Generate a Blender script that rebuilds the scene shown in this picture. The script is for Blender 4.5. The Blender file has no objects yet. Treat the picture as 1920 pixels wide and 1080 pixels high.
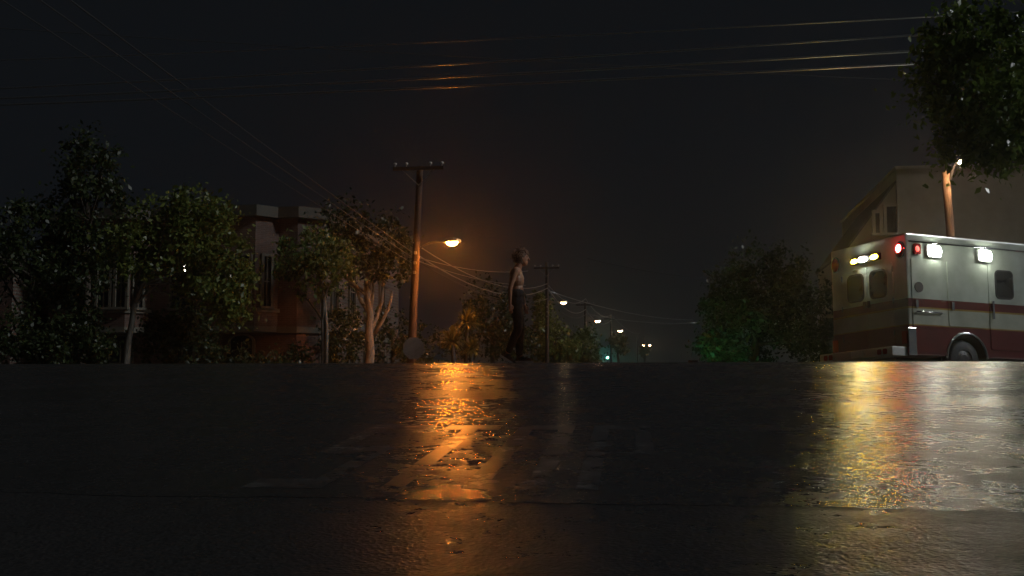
import bpy, bmesh, math, random
import numpy as np
from mathutils import Vector, Matrix, noise

random.seed(7)
RNG = np.random.default_rng(11)
SC = bpy.context.scene
COL = SC.collection
R = math.radians

# ------------------------------------------------------------------ camera
EYE = Vector((0.0, 0.0, 0.65))
LENS = 40.0
PITCH = R(4.82)
cam_d = bpy.data.cameras.new('camera')
cam_d.lens = LENS
cam_d.sensor_width = 36.0
cam_d.clip_start = 0.05
cam_d.clip_end = 3000.0
cam = bpy.data.objects.new('camera', cam_d)
COL.objects.link(cam)
cam.location = EYE
cam.rotation_euler = (R(90) + PITCH, 0.0, R(-0.0))
SC.camera = cam

# ------------------------------------------------------------------ night sky, moon, exposure
world = bpy.data.worlds.new('World')
SC.world = world
world.use_nodes = True
wb = world.node_tree.nodes['Background']
wb.inputs['Color'].default_value = (0.66, 0.80, 1.0, 1.0)
wb.inputs['Strength'].default_value = 0.0066

sun_d = bpy.data.lights.new('moon', 'SUN')
sun_d.energy = 0.80
sun_d.angle = R(6)
sun_d.color = (0.94, 0.98, 1.0)
sun = bpy.data.objects.new('moon', sun_d)
COL.objects.link(sun)
sun.rotation_euler = (R(58), 0.0, R(72))

vs = SC.view_settings
vs.view_transform = 'Standard'
vs.look = 'None'
vs.exposure = 0.0
vs.gamma = 1.0
vs.use_curve_mapping = False
SC.cycles.use_denoising = True
SC.cycles.max_bounces = 6
SC.cycles.diffuse_bounces = 2
SC.cycles.glossy_bounces = 3
SC.cycles.volume_bounces = 0
SC.cycles.sample_clamp_indirect = 3.0

# ------------------------------------------------------------------ street frame
A = R(8.3)
US = Vector((math.sin(A), math.cos(A), 0))      # along the street
VS = Vector((math.cos(A), -math.sin(A), 0))     # to its right
SLOPE = 0.0622

def prof(u):
    """height of the street along its axis: climbs to a crest, drops, then rises gently"""
    if u < 13.0:
        return SLOPE * u
    z = SLOPE * 13.0
    segs = [(13.0, 22.5, SLOPE, -0.060), (22.5, 34.0, -0.060, -0.060), (34.0, 52.0, -0.060, 0.018),
            (52.0, 330.0, 0.018, 0.018), (330.0, 380.0, 0.018, 0.0)]
    for a, b, s0, s1 in segs:
        t = min(u, b) - a
        if t <= 0:
            break
        z += s0 * t + (s1 - s0) * t * t / (2 * (b - a))
    return z

def S(u, v, dz=0.0):
    p = US * u + VS * v
    return Vector((p.x, p.y, prof(u) + dz))

def uv_of(x, y):
    return x * US.x + y * US.y, x * VS.x + y * VS.y

def gz(x, y):
    return prof(uv_of(x, y)[0])

F = 1920.0 * LENS / 36.0
def at(px, py, Y):
    """real point at the ground distance Y on a sight line measured on the 1920 x 1080 photograph"""
    cx, cy = (px - 960.0) / F, (540.0 - py) / F
    d = Vector((cx, math.cos(PITCH) - cy * math.sin(PITCH), math.sin(PITCH) + cy * math.cos(PITCH)))
    return EYE + d * (Y / d.y)

# ------------------------------------------------------------------ materials
MATS = {}
def new_mat(name):
    m = bpy.data.materials.new(name)
    m.use_nodes = True
    nt = m.node_tree
    b = nt.nodes['Principled BSDF']
    return m, nt, b

def N(nt, typ, **kw):
    n = nt.nodes.new(typ)
    for k, v in kw.items():
        if k in n.inputs:
            n.inputs[k].default_value = v
        else:
            setattr(n, k, v)
    return n

def noise_tex(nt, scale, detail=4.0, rough=0.55, coord='Object', stretch=None):
    tc = N(nt, 'ShaderNodeTexCoord')
    src = tc.outputs[coord]
    if stretch:
        mp = N(nt, 'ShaderNodeMapping')
        mp.inputs['Scale'].default_value = stretch
        nt.links.new(src, mp.inputs['Vector'])
        src = mp.outputs['Vector']
    t = N(nt, 'ShaderNodeTexNoise')
    t.inputs['Scale'].default_value = scale
    t.inputs['Detail'].default_value = detail
    t.inputs['Roughness'].default_value = rough
    nt.links.new(src, t.inputs['Vector'])
    return t

def ramp(nt, fac, stops):
    r = N(nt, 'ShaderNodeValToRGB')
    e = r.color_ramp.elements
    e[0].position, e[0].color = stops[0][0], (*stops[0][1], 1)
    e[1].position, e[1].color = stops[-1][0], (*stops[-1][1], 1)
    for p, c in stops[1:-1]:
        q = e.new(p)
        q.color = (*c, 1)
    nt.links.new(fac, r.inputs['Fac'])
    return r

def mottled(name, c0, c1, rough=0.6, scale=6.0, bump=0.15, metallic=0.0, stretch=None, dist=0.01, spec=0.5):
    if name in MATS:
        return MATS[name]
    m, nt, b = new_mat(name)
    t = noise_tex(nt, scale, 5.0, 0.6, 'Object', stretch)
    r = ramp(nt, t.outputs['Fac'], [(0.3, c0), (0.7, c1)])
    nt.links.new(r.outputs['Color'], b.inputs['Base Color'])
    b.inputs['Roughness'].default_value = rough
    b.inputs['Metallic'].default_value = metallic
    b.inputs['Specular IOR Level'].default_value = spec
    if bump:
        t2 = noise_tex(nt, scale * 6, 4.0, 0.6, 'Object', stretch)
        bp = N(nt, 'ShaderNodeBump')
        bp.inputs['Strength'].default_value = bump
        bp.inputs['Distance'].default_value = dist
        nt.links.new(t2.outputs['Fac'], bp.inputs['Height'])
        nt.links.new(bp.outputs['Normal'], b.inputs['Normal'])
    MATS[name] = m
    return m

def glow(name, color, strength):
    m, nt, b = new_mat(name)
    b.inputs['Base Color'].default_value = (*[min(1, c) * 0.5 for c in color], 1)
    b.inputs['Emission Color'].default_value = (*color, 1)
    b.inputs['Emission Strength'].default_value = strength
    t = noise_tex(nt, 30.0, 2.0)
    mr = N(nt, 'ShaderNodeMapRange')
    mr.inputs['To Min'].default_value = 0.15
    mr.inputs['To Max'].default_value = 0.3
    nt.links.new(t.outputs['Fac'], mr.inputs['Value'])
    nt.links.new(mr.outputs['Result'], b.inputs['Roughness'])
    MATS[name] = m
    return m

def wet_asphalt(name, worn=0.0, paint=False):
    m, nt, b = new_mat(name)
    tc = N(nt, 'ShaderNodeTexCoord')
    g = tc.outputs['Object']
    def nz(scale, detail, rough):
        t = N(nt, 'ShaderNodeTexNoise')
        t.inputs['Scale'].default_value = scale
        t.inputs['Detail'].default_value = detail
        t.inputs['Roughness'].default_value = rough
        nt.links.new(g, t.inputs['Vector'])
        return t
    big, mid, fine = nz(1.1, 7, 0.66), nz(9.0, 6, 0.72), nz(60, 3, 0.7)
    agg = N(nt, 'ShaderNodeTexVoronoi')
    agg.inputs['Scale'].default_value = 62.0
    nt.links.new(g, agg.inputs['Vector'])
    # colour: dark aggregate with patches
    col = ramp(nt, fine.outputs['Fac'], [(0.3, (0.018, 0.017, 0.017)), (0.75, (0.05, 0.048, 0.047))])
    colout = col.outputs['Color']
    if paint:
        pc = ramp(nt, mid.outputs['Fac'], [(0.47, (0, 0, 0)), (0.66, (0.8, 0.8, 0.8))])
        mx = N(nt, 'ShaderNodeMix', data_type='RGBA')
        mx.inputs['B'].default_value = (0.13, 0.127, 0.12, 1)
        nt.links.new(pc.outputs['Color'], mx.inputs['Factor'])
        nt.links.new(colout, mx.inputs['A'])
        for s in mx.inputs:
            pass
        mx.inputs[7].default_value = (0.13, 0.127, 0.12, 1)
        nt.links.new(colout, mx.inputs[6])
        colout = mx.outputs[2]
    nt.links.new(colout, b.inputs['Base Color'])
    # water film: smoother in hollows
    add = N(nt, 'ShaderNodeMath', operation='ADD')
    nt.links.new(big.outputs['Fac'], add.inputs[0])
    nt.links.new(mid.outputs['Fac'], add.inputs[1])
    mr = N(nt, 'ShaderNodeMapRange')
    mr.inputs['From Min'].default_value = 0.75
    mr.inputs['From Max'].default_value = 1.25
    mr.inputs['To Min'].default_value = (0.15 if paint else 0.15) + worn * 0.07
    mr.inputs['To Max'].default_value = (0.30 if paint else 0.37) + worn * 0.07
    nt.links.new(add.outputs[0], mr.inputs['Value'])
    nt.links.new(mr.outputs['Result'], b.inputs['Roughness'])
    b.inputs['Specular IOR Level'].default_value = 0.5
    def bump(h, strength, dist, prev=None):
        bp = N(nt, 'ShaderNodeBump')
        bp.inputs['Strength'].default_value = strength
        bp.inputs['Distance'].default_value = dist
        nt.links.new(h, bp.inputs['Height'])
        if prev:
            nt.links.new(prev.outputs['Normal'], bp.inputs['Normal'])
        return bp
    b1 = bump(big.outputs['Fac'], 0.55, 0.035)
    b2 = bump(mid.outputs['Fac'], 0.75, 0.012, b1)
    if paint:
        b.inputs['Coat Weight'].default_value = 0.7
        b.inputs['Coat Roughness'].default_value = 0.3
        # worn through: the road below shows between flakes
        wn = nz(4.2, 7, 0.72)
        wr = ramp(nt, wn.outputs['Fac'], [(0.355, (0, 0, 0)), (0.45, (1, 1, 1))])
        tp = N(nt, 'ShaderNodeBsdfTransparent')
        ms = N(nt, 'ShaderNodeMixShader')
        nt.links.new(wr.outputs['Color'], ms.inputs['Fac'])
        nt.links.new(tp.outputs['BSDF'], ms.inputs[1])
        nt.links.new(b.outputs['BSDF'], ms.inputs[2])
        nt.links.new(ms.outputs['Shader'], nt.nodes['Material Output'].inputs['Surface'])
    b3 = bump(agg.outputs['Distance'], (0.25 if paint else 0.65) + worn * 0.1, 0.0035, b2)
    nt.links.new(b3.outputs['Normal'], b.inputs['Normal'])
    MATS[name] = m
    return m

def leaf_mat(name, c0, c1, rough=0.42, trans=0.3):
    m, nt, b = new_mat(name)
    geo = N(nt, 'ShaderNodeNewGeometry')
    r = ramp(nt, geo.outputs['Random Per Island'], [(0.0, c0), (1.0, c1)])
    nt.links.new(r.outputs['Color'], b.inputs['Base Color'])
    b.inputs['Roughness'].default_value = rough
    tr = N(nt, 'ShaderNodeBsdfTranslucent')
    nt.links.new(r.outputs['Color'], tr.inputs['Color'])
    mx = N(nt, 'ShaderNodeMixShader')
    mx.inputs['Fac'].default_value = trans
    out = nt.nodes['Material Output']
    nt.links.new(b.outputs['BSDF'], mx.inputs[1])
    nt.links.new(tr.outputs['BSDF'], mx.inputs[2])
    nt.links.new(mx.outputs['Shader'], out.inputs['Surface'])
    MATS[name] = m
    return m

def brick_mat(name, c0, c1, mortar):
    m, nt, b = new_mat(name)
    tc = N(nt, 'ShaderNodeTexCoord')
    mp = N(nt, 'ShaderNodeMapping')
    mp.inputs['Rotation'].default_value = (R(90), 0, 0)
    nt.links.new(tc.outputs['Object'], mp.inputs['Vector'])
    t = N(nt, 'ShaderNodeTexBrick')
    t.inputs['Color1'].default_value = (*c0, 1)
    t.inputs['Color2'].default_value = (*c1, 1)
    t.inputs['Mortar'].default_value = (*mortar, 1)
    t.inputs['Scale'].default_value = 1.0
    t.inputs['Brick Width'].default_value = 0.22
    t.inputs['Row Height'].default_value = 0.075
    t.inputs['Mortar Size'].default_value = 0.008
    nt.links.new(mp.outputs['Vector'], t.inputs['Vector'])
    n2 = noise_tex(nt, 1.2, 4)
    r = ramp(nt, n2.outputs['Fac'], [(0.3, (0.7, 0.7, 0.7)), (0.7, (1.1, 1.1, 1.1))])
    mx = N(nt, 'ShaderNodeVectorMath', operation='MULTIPLY')
    nt.links.new(t.outputs['Color'], mx.inputs[0])
    nt.links.new(r.outputs['Color'], mx.inputs[1])
    nt.links.new(mx.outputs['Vector'], b.inputs['Base Color'])
    bp = N(nt, 'ShaderNodeBump')
    bp.inputs['Strength'].default_value = 0.5
    bp.inputs['Distance'].default_value = 0.01
    bp.invert = True
    nt.links.new(t.outputs['Fac'], bp.inputs['Height'])
    nt.links.new(bp.outputs['Normal'], b.inputs['Normal'])
    b.inputs['Roughness'].default_value = 0.8
    MATS[name] = m
    return m

def livery_mat(name):
    """white box body with a red band, a pale band edged in gold and a red skirt, by height"""
    m, nt, b = new_mat(name)
    tc = N(nt, 'ShaderNodeTexCoord')
    sp = N(nt, 'ShaderNodeSeparateXYZ')
    nt.links.new(tc.outputs['Object'], sp.inputs['Vector'])
    mr = N(nt, 'ShaderNodeMapRange')
    mr.inputs['From Min'].default_value = 0.0
    mr.inputs['From Max'].default_value = 3.0
    nt.links.new(sp.outputs['Z'], mr.inputs['Value'])
    red, gold, pale, white = (0.13, 0.012, 0.012), (0.36, 0.24, 0.05), (0.46, 0.48, 0.40), (0.52, 0.58, 0.52)
    r = ramp(nt, mr.outputs['Result'], [(0.0, red), (1.02 / 3, gold), (1.05 / 3, pale), (1.37 / 3, gold), (1.40 / 3, red), (1.56 / 3, white), (1.0, white)])
    r.color_ramp.interpolation = 'CONSTANT'
    t = noise_tex(nt, 1.7, 5)
    r2 = ramp(nt, t.outputs['Fac'], [(0.3, (0.62, 0.62, 0.58)), (0.7, (1, 1, 1))])
    mx = N(nt, 'ShaderNodeVectorMath', operation='MULTIPLY')
    nt.links.new(r.outputs['Color'], mx.inputs[0])
    nt.links.new(r2.outputs['Color'], mx.inputs[1])
    nt.links.new(mx.outputs['Vector'], b.inputs['Base Color'])
    b.inputs['Roughness'].default_value = 0.28
    b.inputs['Coat Weight'].default_value = 0.3
    MATS[name] = m
    return m

M_ROAD = wet_asphalt('wet_asphalt')
M_ROAD2 = wet_asphalt('coarse_wet_asphalt', worn=1.0)
M_PAINT = wet_asphalt('worn_road_paint', paint=True)
M_EARTH = mottled('dark_earth', (0.03, 0.028, 0.022), (0.06, 0.055, 0.042), 0.9, 1.5, 0.3)
M_PAVE = mottled('damp_concrete', (0.10, 0.10, 0.095), (0.18, 0.175, 0.165), 0.45, 2.0, 0.2)
M_BARK = mottled('bark', (0.05, 0.04, 0.03), (0.14, 0.11, 0.085), 0.85, 5.0, 0.6, stretch=(3, 3, 0.6))
M_PALEBARK = mottled('pale_bark', (0.10, 0.09, 0.075), (0.27, 0.25, 0.21), 0.8, 6.0, 0.5, stretch=(3, 3, 0.8))
M_WOOD = mottled('pole_wood', (0.030, 0.019, 0.012), (0.066, 0.042, 0.027), 0.75, 4.0, 0.5, stretch=(5, 5, 0.25))
M_PALEWOOD = mottled('bare_pole_wood', (0.11, 0.06, 0.034), (0.20, 0.115, 0.065), 0.75, 4.0, 0.5, stretch=(5, 5, 0.25))
M_STEEL = mottled('galvanised_steel', (0.26, 0.26, 0.25), (0.38, 0.38, 0.37), 0.4, 20.0, 0.05, 0.8)
M_DARKMETAL = mottled('dark_metal', (0.03, 0.03, 0.032), (0.06, 0.06, 0.06), 0.45, 15.0, 0.05, 0.5)
M_CHROME = mottled('chrome', (0.62, 0.62, 0.62), (0.75, 0.75, 0.75), 0.14, 10.0, 0.0, 1.0)
M_PORCELAIN = mottled('porcelain', (0.45, 0.46, 0.45), (0.6, 0.6, 0.58), 0.2, 20.0, 0.0)
M_WIRE = mottled('wire_sheath', (0.035, 0.035, 0.035), (0.07, 0.07, 0.07), 0.4, 30.0, 0.1)
M_CABLE = mottled('aluminium_cable', (0.50, 0.51, 0.52), (0.64, 0.65, 0.66), 0.33, 30.0, 0.1, 0.96)
M_BRICK = brick_mat('red_brick', (0.10, 0.052, 0.038), (0.13, 0.068, 0.05), (0.14, 0.12, 0.10))
M_CREAM = mottled('cream_trim', (0.11, 0.10, 0.076), (0.15, 0.138, 0.105), 0.7, 3.0, 0.1)
M_TRIMDARK = mottled('dimmed_trim', (0.06, 0.055, 0.042), (0.085, 0.078, 0.06), 0.75, 3.0, 0.1)  # cornice copy of the cream trim, colour darkened to mute moonlight on it
M_STUCCO = mottled('olive_stucco', (0.20, 0.19, 0.15), (0.27, 0.255, 0.20), 0.85, 1.5, 0.3)
M_STUCCO2 = mottled('pale_stucco', (0.22, 0.21, 0.17), (0.28, 0.265, 0.215), 0.85, 1.5, 0.3)
M_GLASS = mottled('dark_window_glass', (0.012, 0.014, 0.016), (0.022, 0.024, 0.026), 0.08, 3.0, 0.0)
M_ROOF = mottled('roof_felt', (0.04, 0.04, 0.04), (0.08, 0.075, 0.07), 0.9, 4.0, 0.2)
M_SIGNBACK = mottled('bare_sign_back', (0.24, 0.235, 0.22), (0.33, 0.32, 0.30), 0.5, 8.0, 0.05, 0.0)
M_SIGNRED = mottled('sign_red', (0.38, 0.02, 0.02), (0.45, 0.03, 0.03), 0.4, 8.0, 0.0)
M_SIGNWHITE = mottled('sign_white', (0.75, 0.75, 0.75), (0.8, 0.8, 0.8), 0.4, 8.0, 0.0)
M_LIVERY = livery_mat('ambulance_paint')
M_WHITEPAINT = mottled('white_vehicle_paint', (0.66, 0.69, 0.66), (0.76, 0.78, 0.75), 0.28, 2.0, 0.0)
M_RUBBER = mottled('rubber', (0.012, 0.012, 0.012), (0.03, 0.03, 0.03), 0.6, 20.0, 0.2)
M_TREAD = mottled('tread_plate', (0.40, 0.41, 0.40), (0.55, 0.56, 0.54), 0.4, 25.0, 0.3, 0.3)
M_REDLENS = mottled('red_lens', (0.22, 0.012, 0.010), (0.28, 0.02, 0.016), 0.15, 12.0, 0.0)
M_ORANGELENS = mottled('orange_lens', (0.50, 0.11, 0.05), (0.58, 0.14, 0.07), 0.2, 12.0, 0.0)
M_BLACK = mottled('black_trim', (0.012, 0.012, 0.012), (0.022, 0.022, 0.022), 0.5, 12.0, 0.0)
M_SKIN = mottled('skin', (0.34, 0.165, 0.095), (0.42, 0.21, 0.125), 0.5, 14.0, 0.05)
M_HAIR = mottled('brown_hair', (0.05, 0.022, 0.011), (0.12, 0.055, 0.028), 0.38, 40.0, 0.0, stretch=(1, 1, 0.2))
M_DENIM = mottled('dark_trousers', (0.012, 0.012, 0.016), (0.03, 0.03, 0.036), 0.85, 40.0, 0.3)
M_SHOE = mottled('shoe_canvas', (0.02, 0.02, 0.02), (0.04, 0.04, 0.04), 0.7, 40.0, 0.1)
M_SOLE = mottled('shoe_sole', (0.68, 0.68, 0.66), (0.8, 0.8, 0.78), 0.5, 20.0, 0.0)
M_EYE = mottled('eye_dark', (0.02, 0.015, 0.012), (0.05, 0.03, 0.02), 0.1, 40.0, 0.0)
M_LIP = mottled('lip', (0.30, 0.11, 0.09), (0.36, 0.14, 0.11), 0.45, 30.0, 0.0)
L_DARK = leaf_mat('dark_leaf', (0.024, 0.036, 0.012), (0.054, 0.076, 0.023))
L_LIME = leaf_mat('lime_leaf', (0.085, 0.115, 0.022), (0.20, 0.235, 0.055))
L_MID = leaf_mat('mid_leaf', (0.07, 0.11, 0.025), (0.17, 0.22, 0.06))
L_GLOSS = leaf_mat('glossy_leaf', (0.07, 0.115, 0.022), (0.17, 0.24, 0.05), 0.24, 0.4)
L_HAIR = leaf_mat('painted_rim_hair', (0.13, 0.085, 0.055), (0.55, 0.45, 0.37), 0.3, 0.55)  # pale tuft colour stands in for a backlit rim round the hair
for mm_ in (MATS['painted_rim_hair'], M_HAIR):
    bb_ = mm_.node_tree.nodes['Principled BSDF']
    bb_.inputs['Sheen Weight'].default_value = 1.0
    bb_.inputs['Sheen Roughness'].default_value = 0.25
L_SPIKE = leaf_mat('spike_leaf', (0.10, 0.10, 0.025), (0.18, 0.16, 0.05), 0.45, 0.2)

# ------------------------------------------------------------------ mesh helpers
class MB:
    def __init__(s):
        s.v, s.f = [], []
    def add(s, verts, faces):
        o = len(s.v)
        s.v += [tuple(p) for p in verts]
        s.f += [tuple(i + o for i in q) for q in faces]
        return s
    def box(s, x0, x1, y0, y1, z0, z1):
        v = [(x0, y0, z0), (x1, y0, z0), (x1, y1, z0), (x0, y1, z0), (x0, y0, z1), (x1, y0, z1), (x1, y1, z1), (x0, y1, z1)]
        f = [(0, 3, 2, 1), (4, 5, 6, 7), (0, 1, 5, 4), (1, 2, 6, 5), (2, 3, 7, 6), (3, 0, 4, 7)]
        return s.add(v, f)
    def tube(s, pts, rad, n=8, cap=True):
        pts = [Vector(p) for p in pts]
        if not hasattr(rad, '__len__'):
            rad = [rad] * len(pts)
        vs_, fs = [], []
        ref = None
        for i, p in enumerate(pts):
            d = (pts[min(i + 1, len(pts) - 1)] - pts[max(i - 1, 0)]).normalized()
            if ref is None:
                ref = d.cross(Vector((0, 0, 1))) if abs(d.z) < 0.95 else d.cross(Vector((1, 0, 0)))
            a = (ref - d * ref.dot(d)).normalized()
            ref = a
            b = d.cross(a)
            for k in range(n):
                t = 2 * math.pi * k / n
                vs_.append(p + (a * math.cos(t) + b * math.sin(t)) * rad[i])
        for i in range(len(pts) - 1):
            for k in range(n):
                fs.append((i * n + k, i * n + (k + 1) % n, (i + 1) * n + (k + 1) % n, (i + 1) * n + k))
        if cap:
            fs.append(tuple(range(n - 1, -1, -1)))
            fs.append(tuple((len(pts) - 1) * n + k for k in range(n)))
        return s.add(vs_, fs)
    def ell(s, c, r, nu=14, nv=9, rot=None):
        c = Vector(c)
        if not hasattr(r, '__len__'):
            r = (r, r, r)
        vs_, fs = [], []
        for j in range(nv + 1):
            th = math.pi * j / nv
            for i in range(nu):
                ph = 2 * math.pi * i / nu
                p = Vector((r[0] * math.sin(th) * math.cos(ph), r[1] * math.sin(th) * math.sin(ph), r[2] * math.cos(th)))
                if rot:
                    p = rot @ p
                vs_.append(c + p)
        for j in range(nv):
            for i in range(nu):
                fs.append((j * nu + i, (j + 1) * nu + i, (j + 1) * nu + (i + 1) % nu, j * nu + (i + 1) % nu))
        return s.add(vs_, fs)
    def prism(s, poly, d, off=(0, 0, 0)):
        """poly: list of points (3d), extruded by vector d"""
        d = Vector(d)
        n = len(poly)
        v = [Vector(p) for p in poly] + [Vector(p) + d for p in poly]
        f = [tuple(range(n - 1, -1, -1)), tuple(range(n, 2 * n))]
        for i in range(n):
            f.append((i, (i + 1) % n, n + (i + 1) % n, n + i))
        return s.add(v, f)
    def build(s, name, mat, parent=None, smooth=False, bevel=0.0, kind=None):
        me = bpy.data.meshes.new(name)
        me.from_pydata([tuple(p) for p in s.v], [], s.f)
        bm = bmesh.new()
        bm.from_mesh(me)
        bmesh.ops.remove_doubles(bm, verts=bm.verts, dist=1e-5)
        bmesh.ops.recalc_face_normals(bm, faces=bm.faces)
        if bevel:
            es = [e for e in bm.edges if len(e.link_faces) == 2 and e.calc_face_angle(0) > R(35)]
            bmesh.ops.bevel(bm, geom=es, offset=bevel, segments=2, affect='EDGES', profile=0.6)
        bm.to_mesh(me)
        bm.free()
        if smooth:
            me.polygons.foreach_set('use_smooth', [True] * len(me.polygons))
        me.materials.append(mat)
        o = bpy.data.objects.new(name, me)
        COL.objects.link(o)
        if parent:
            o.parent = parent
        if kind:
            o['kind'] = kind
        return o

def tag(o, label, cat, group=None):
    o['label'] = label
    o['category'] = cat
    if group:
        o['group'] = group
    return o

def empty(name, loc=(0, 0, 0), rz=0.0):
    o = bpy.data.objects.new(name, None)
    COL.objects.link(o)
    o.location = loc
    o.rotation_euler = (0, 0, rz)
    o.empty_display_size = 0.3
    return o

# ------------------------------------------------------------------ ground, road, pavements
def sheet(us, vs_list, dz):
    mb = MB()
    nv = len(vs_list)
    for u in us:
        for v in vs_list:
            mb.v.append(tuple(S(u, v, dz)))
    for i in range(len(us) - 1):
        for j in range(nv - 1):
            mb.f.append((i * nv + j, i * nv + j + 1, (i + 1) * nv + j + 1, (i + 1) * nv + j))
    return mb

U_FINE = [-40, -15, -5, 0, 4, 8, 11, 13] + [13 + 0.35 * k for k in range(1, 29)] + [23.5, 26, 29, 32, 34, 36, 38, 40, 42, 44, 46, 48, 50, 52, 60, 80, 120, 180, 260, 330, 340, 350, 360, 370, 380]
ground = sheet(U_FINE + [600, 1500], [-900, -200, -60, -20, -9, 0, 9, 20, 60, 200, 900], -0.02).build('ground', M_EARTH, smooth=True, kind='structure')
SEAM = 3.85
def urange(a, b):
    return sorted({a, b, *[u for u in U_FINE if a < u < b]})
def ragged_road():
    rv = random.Random(9)
    vsl = [-13.5 + 0.045 * k for k in range(int(18.9 / 0.045) + 1)]
    mb = MB()
    us = urange(SEAM + 0.25, 18.0)
    n = len(vsl)
    for row in ['edge'] + us:
        for v in vsl:
            u = row
            if row == 'edge':
                u = SEAM - 0.02 * v + 0.05 * noise.noise(Vector((v * 1.3, 3.1, 0))) + 0.025 * noise.noise(Vector((v * 9.0, 7.7, 0))) + rv.uniform(-.006, .006)
            mb.v.append(tuple(S(u, v, 0.012)))
    for i in range(len(us)):
        for j in range(n - 1):
            mb.f.append((i * n + j, i * n + j + 1, (i + 1) * n + j + 1, (i + 1) * n + j))
    return mb
road = ragged_road().build('road', M_ROAD, smooth=True, kind='structure')
near_road = sheet(urange(-40, SEAM + 0.9), [-13.5, -5, 0, 5.4], 0.0108).build('road_near_joint', M_ROAD2, smooth=True, kind='structure')
cross = sheet(urange(18.0, 30.5), [-140, -60, -20, -9.3, 0, 5.4, 20, 60, 140], 0.012).build('cross_street', M_ROAD, smooth=True, kind='structure')
far_road = sheet(urange(30.5, 380), [-9.3, -3, 0.3], 0.012).build('far_street', M_ROAD, smooth=True, kind='structure')
def pavement(name, u0, u1, v0, v1):
    us = urange(u0, u1)
    mb = sheet(us, [v0, v1], 0.13)
    n = len(us)
    base = len(mb.v)
    for u in us:
        for v in (v0, v1):
            mb.v.append(tuple(S(u, v, -0.03)))
    for i in range(n - 1):
        mb.f.append((i * 2, (i + 1) * 2, base + (i + 1) * 2, base + i * 2))
        mb.f.append((i * 2 + 1, (i + 1) * 2 + 1, base + (i + 1) * 2 + 1, base + i * 2 + 1))
    for i in (0, n - 1):
        mb.f.append((i * 2, i * 2 + 1, base + i * 2 + 1, base + i * 2))
    return mb.build(name, M_PAVE, kind='structure')
pavement('pavement_near_right', -40, 18.0, 5.4, 9.5)
pavement('pavement_near_left', -40, 18.0, -17.5, -13.5)
pavement('pavement_far_left', 30.5, 380, -14.4, -9.3)
pavement('pavement_far_right', 30.5, 380, 0.3, 8.0)
pavement('pavement_cross_left', 30.5, 44.0, -140, -14.4)
pavement('pavement_cross_right', 30.5, 41.5, 8.0, 140)

# worn STOP lettering: strips in the approach plane (planar there)
def letters():
    mb = MB()
    ang = R(-2.4)
    u0, v0, L, W, P_, T_ = 4.15, 0.0, 2.35, 0.31, 0.415, 0.085
    def strip(a0, b0, a1, b1):     # a: across 0..1 of width, b: along 0..1 of length
        q = []
        for a, b in ((a0, b0), (a1, b0), (a1, b1), (a0, b1)):
            du, dv = b * L, cx + a * W
            q.append(S(u0 + du * math.cos(ang) - dv * math.sin(ang), v0 + du * math.sin(ang) + dv * math.cos(ang), 0.0128))
        mb.add(q, [(0, 1, 2, 3)])
    t, h = T_ / W, 0.10
    base = -1.62
    # S
    cx = base
    for r_ in ((0, 1 - h, 1, 1), (0, 0.5 - h / 2, 1, 0.5 + h / 2), (0, 0, 1, h), (0, 0.5 + h / 2, t, 1 - h), (1 - t, h, 1, 0.5 - h / 2)):
        strip(*r_)
    cx = base + P_
    for r_ in ((0, 1 - h, 1, 1), (0.5 - t / 2, 0, 0.5 + t / 2, 1 - h)):
        strip(*r_)
    cx = base + 2 * P_
    for r_ in ((0, 1 - h, 1, 1), (0, 0, 1, h), (0, h, t, 1 - h), (1 - t, h, 1, 1 - h)):
        strip(*r_)
    cx = base + 3 * P_
    for r_ in ((0, 0, t, 1), (t, 1 - h, 1, 1), (1 - t, 0.55, 1, 1 - h), (t, 0.55 - h, 1, 0.55)):
        strip(*r_)
    return mb
stop_text = letters().build('road_lettering', M_PAINT, kind='structure')

# ------------------------------------------------------------------ trees
def leaf_cloud(blobs, size, seed, clump=0.34, per=46, shell=0.55, droop=0.25):
    """blobs: (centre, radii, clumps). Leaf-sized folded quads gathered in clumps through each blob."""
    rng = np.random.default_rng(seed)
    vs_, fs = [], []
    cen = []
    for c, r, k in blobs:
        d = rng.normal(size=(k, 3))
        d /= np.linalg.norm(d, axis=1)[:, None]
        rad = shell + (1.06 - shell) * rng.random(k) ** 0.7
        rad *= 1 + 0.16 * np.sin(d[:, 0] * 5 + seed) * np.cos(d[:, 2] * 6 + seed * 2)
        cen.append(np.array(c) + d * rad[:, None] * np.array(r))
    cen = np.concatenate(cen)
    sizes = clump * (0.35 + 1.3 * rng.random(len(cen)) ** 1.5)
    n = len(cen) * per
    ci = np.repeat(np.arange(len(cen)), per)
    off = rng.normal(size=(n, 3)) * 0.5
    pos = cen[ci] + off * sizes[ci][:, None]
    # leaf frames
    a = rng.normal(size=(n, 3))
    a[:, 2] -= droop
    a /= np.linalg.norm(a, axis=1)[:, None]
    b = np.cross(a, rng.normal(size=(n, 3)))
    b /= np.linalg.norm(b, axis=1)[:, None]
    nn = np.cross(a, b)
    s = size * (0.45 + 1.1 * rng.random(n))[:, None]
    p0 = pos
    p1 = pos + a * s * 0.5 + b * s * 0.27 + nn * s * 0.08
    p2 = pos + a * s
    p3 = pos + a * s * 0.5 - b * s * 0.27 + nn * s * 0.08
    V = np.stack([p0, p1, p2, p3], 1).reshape(-1, 3)
    return V, n

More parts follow.
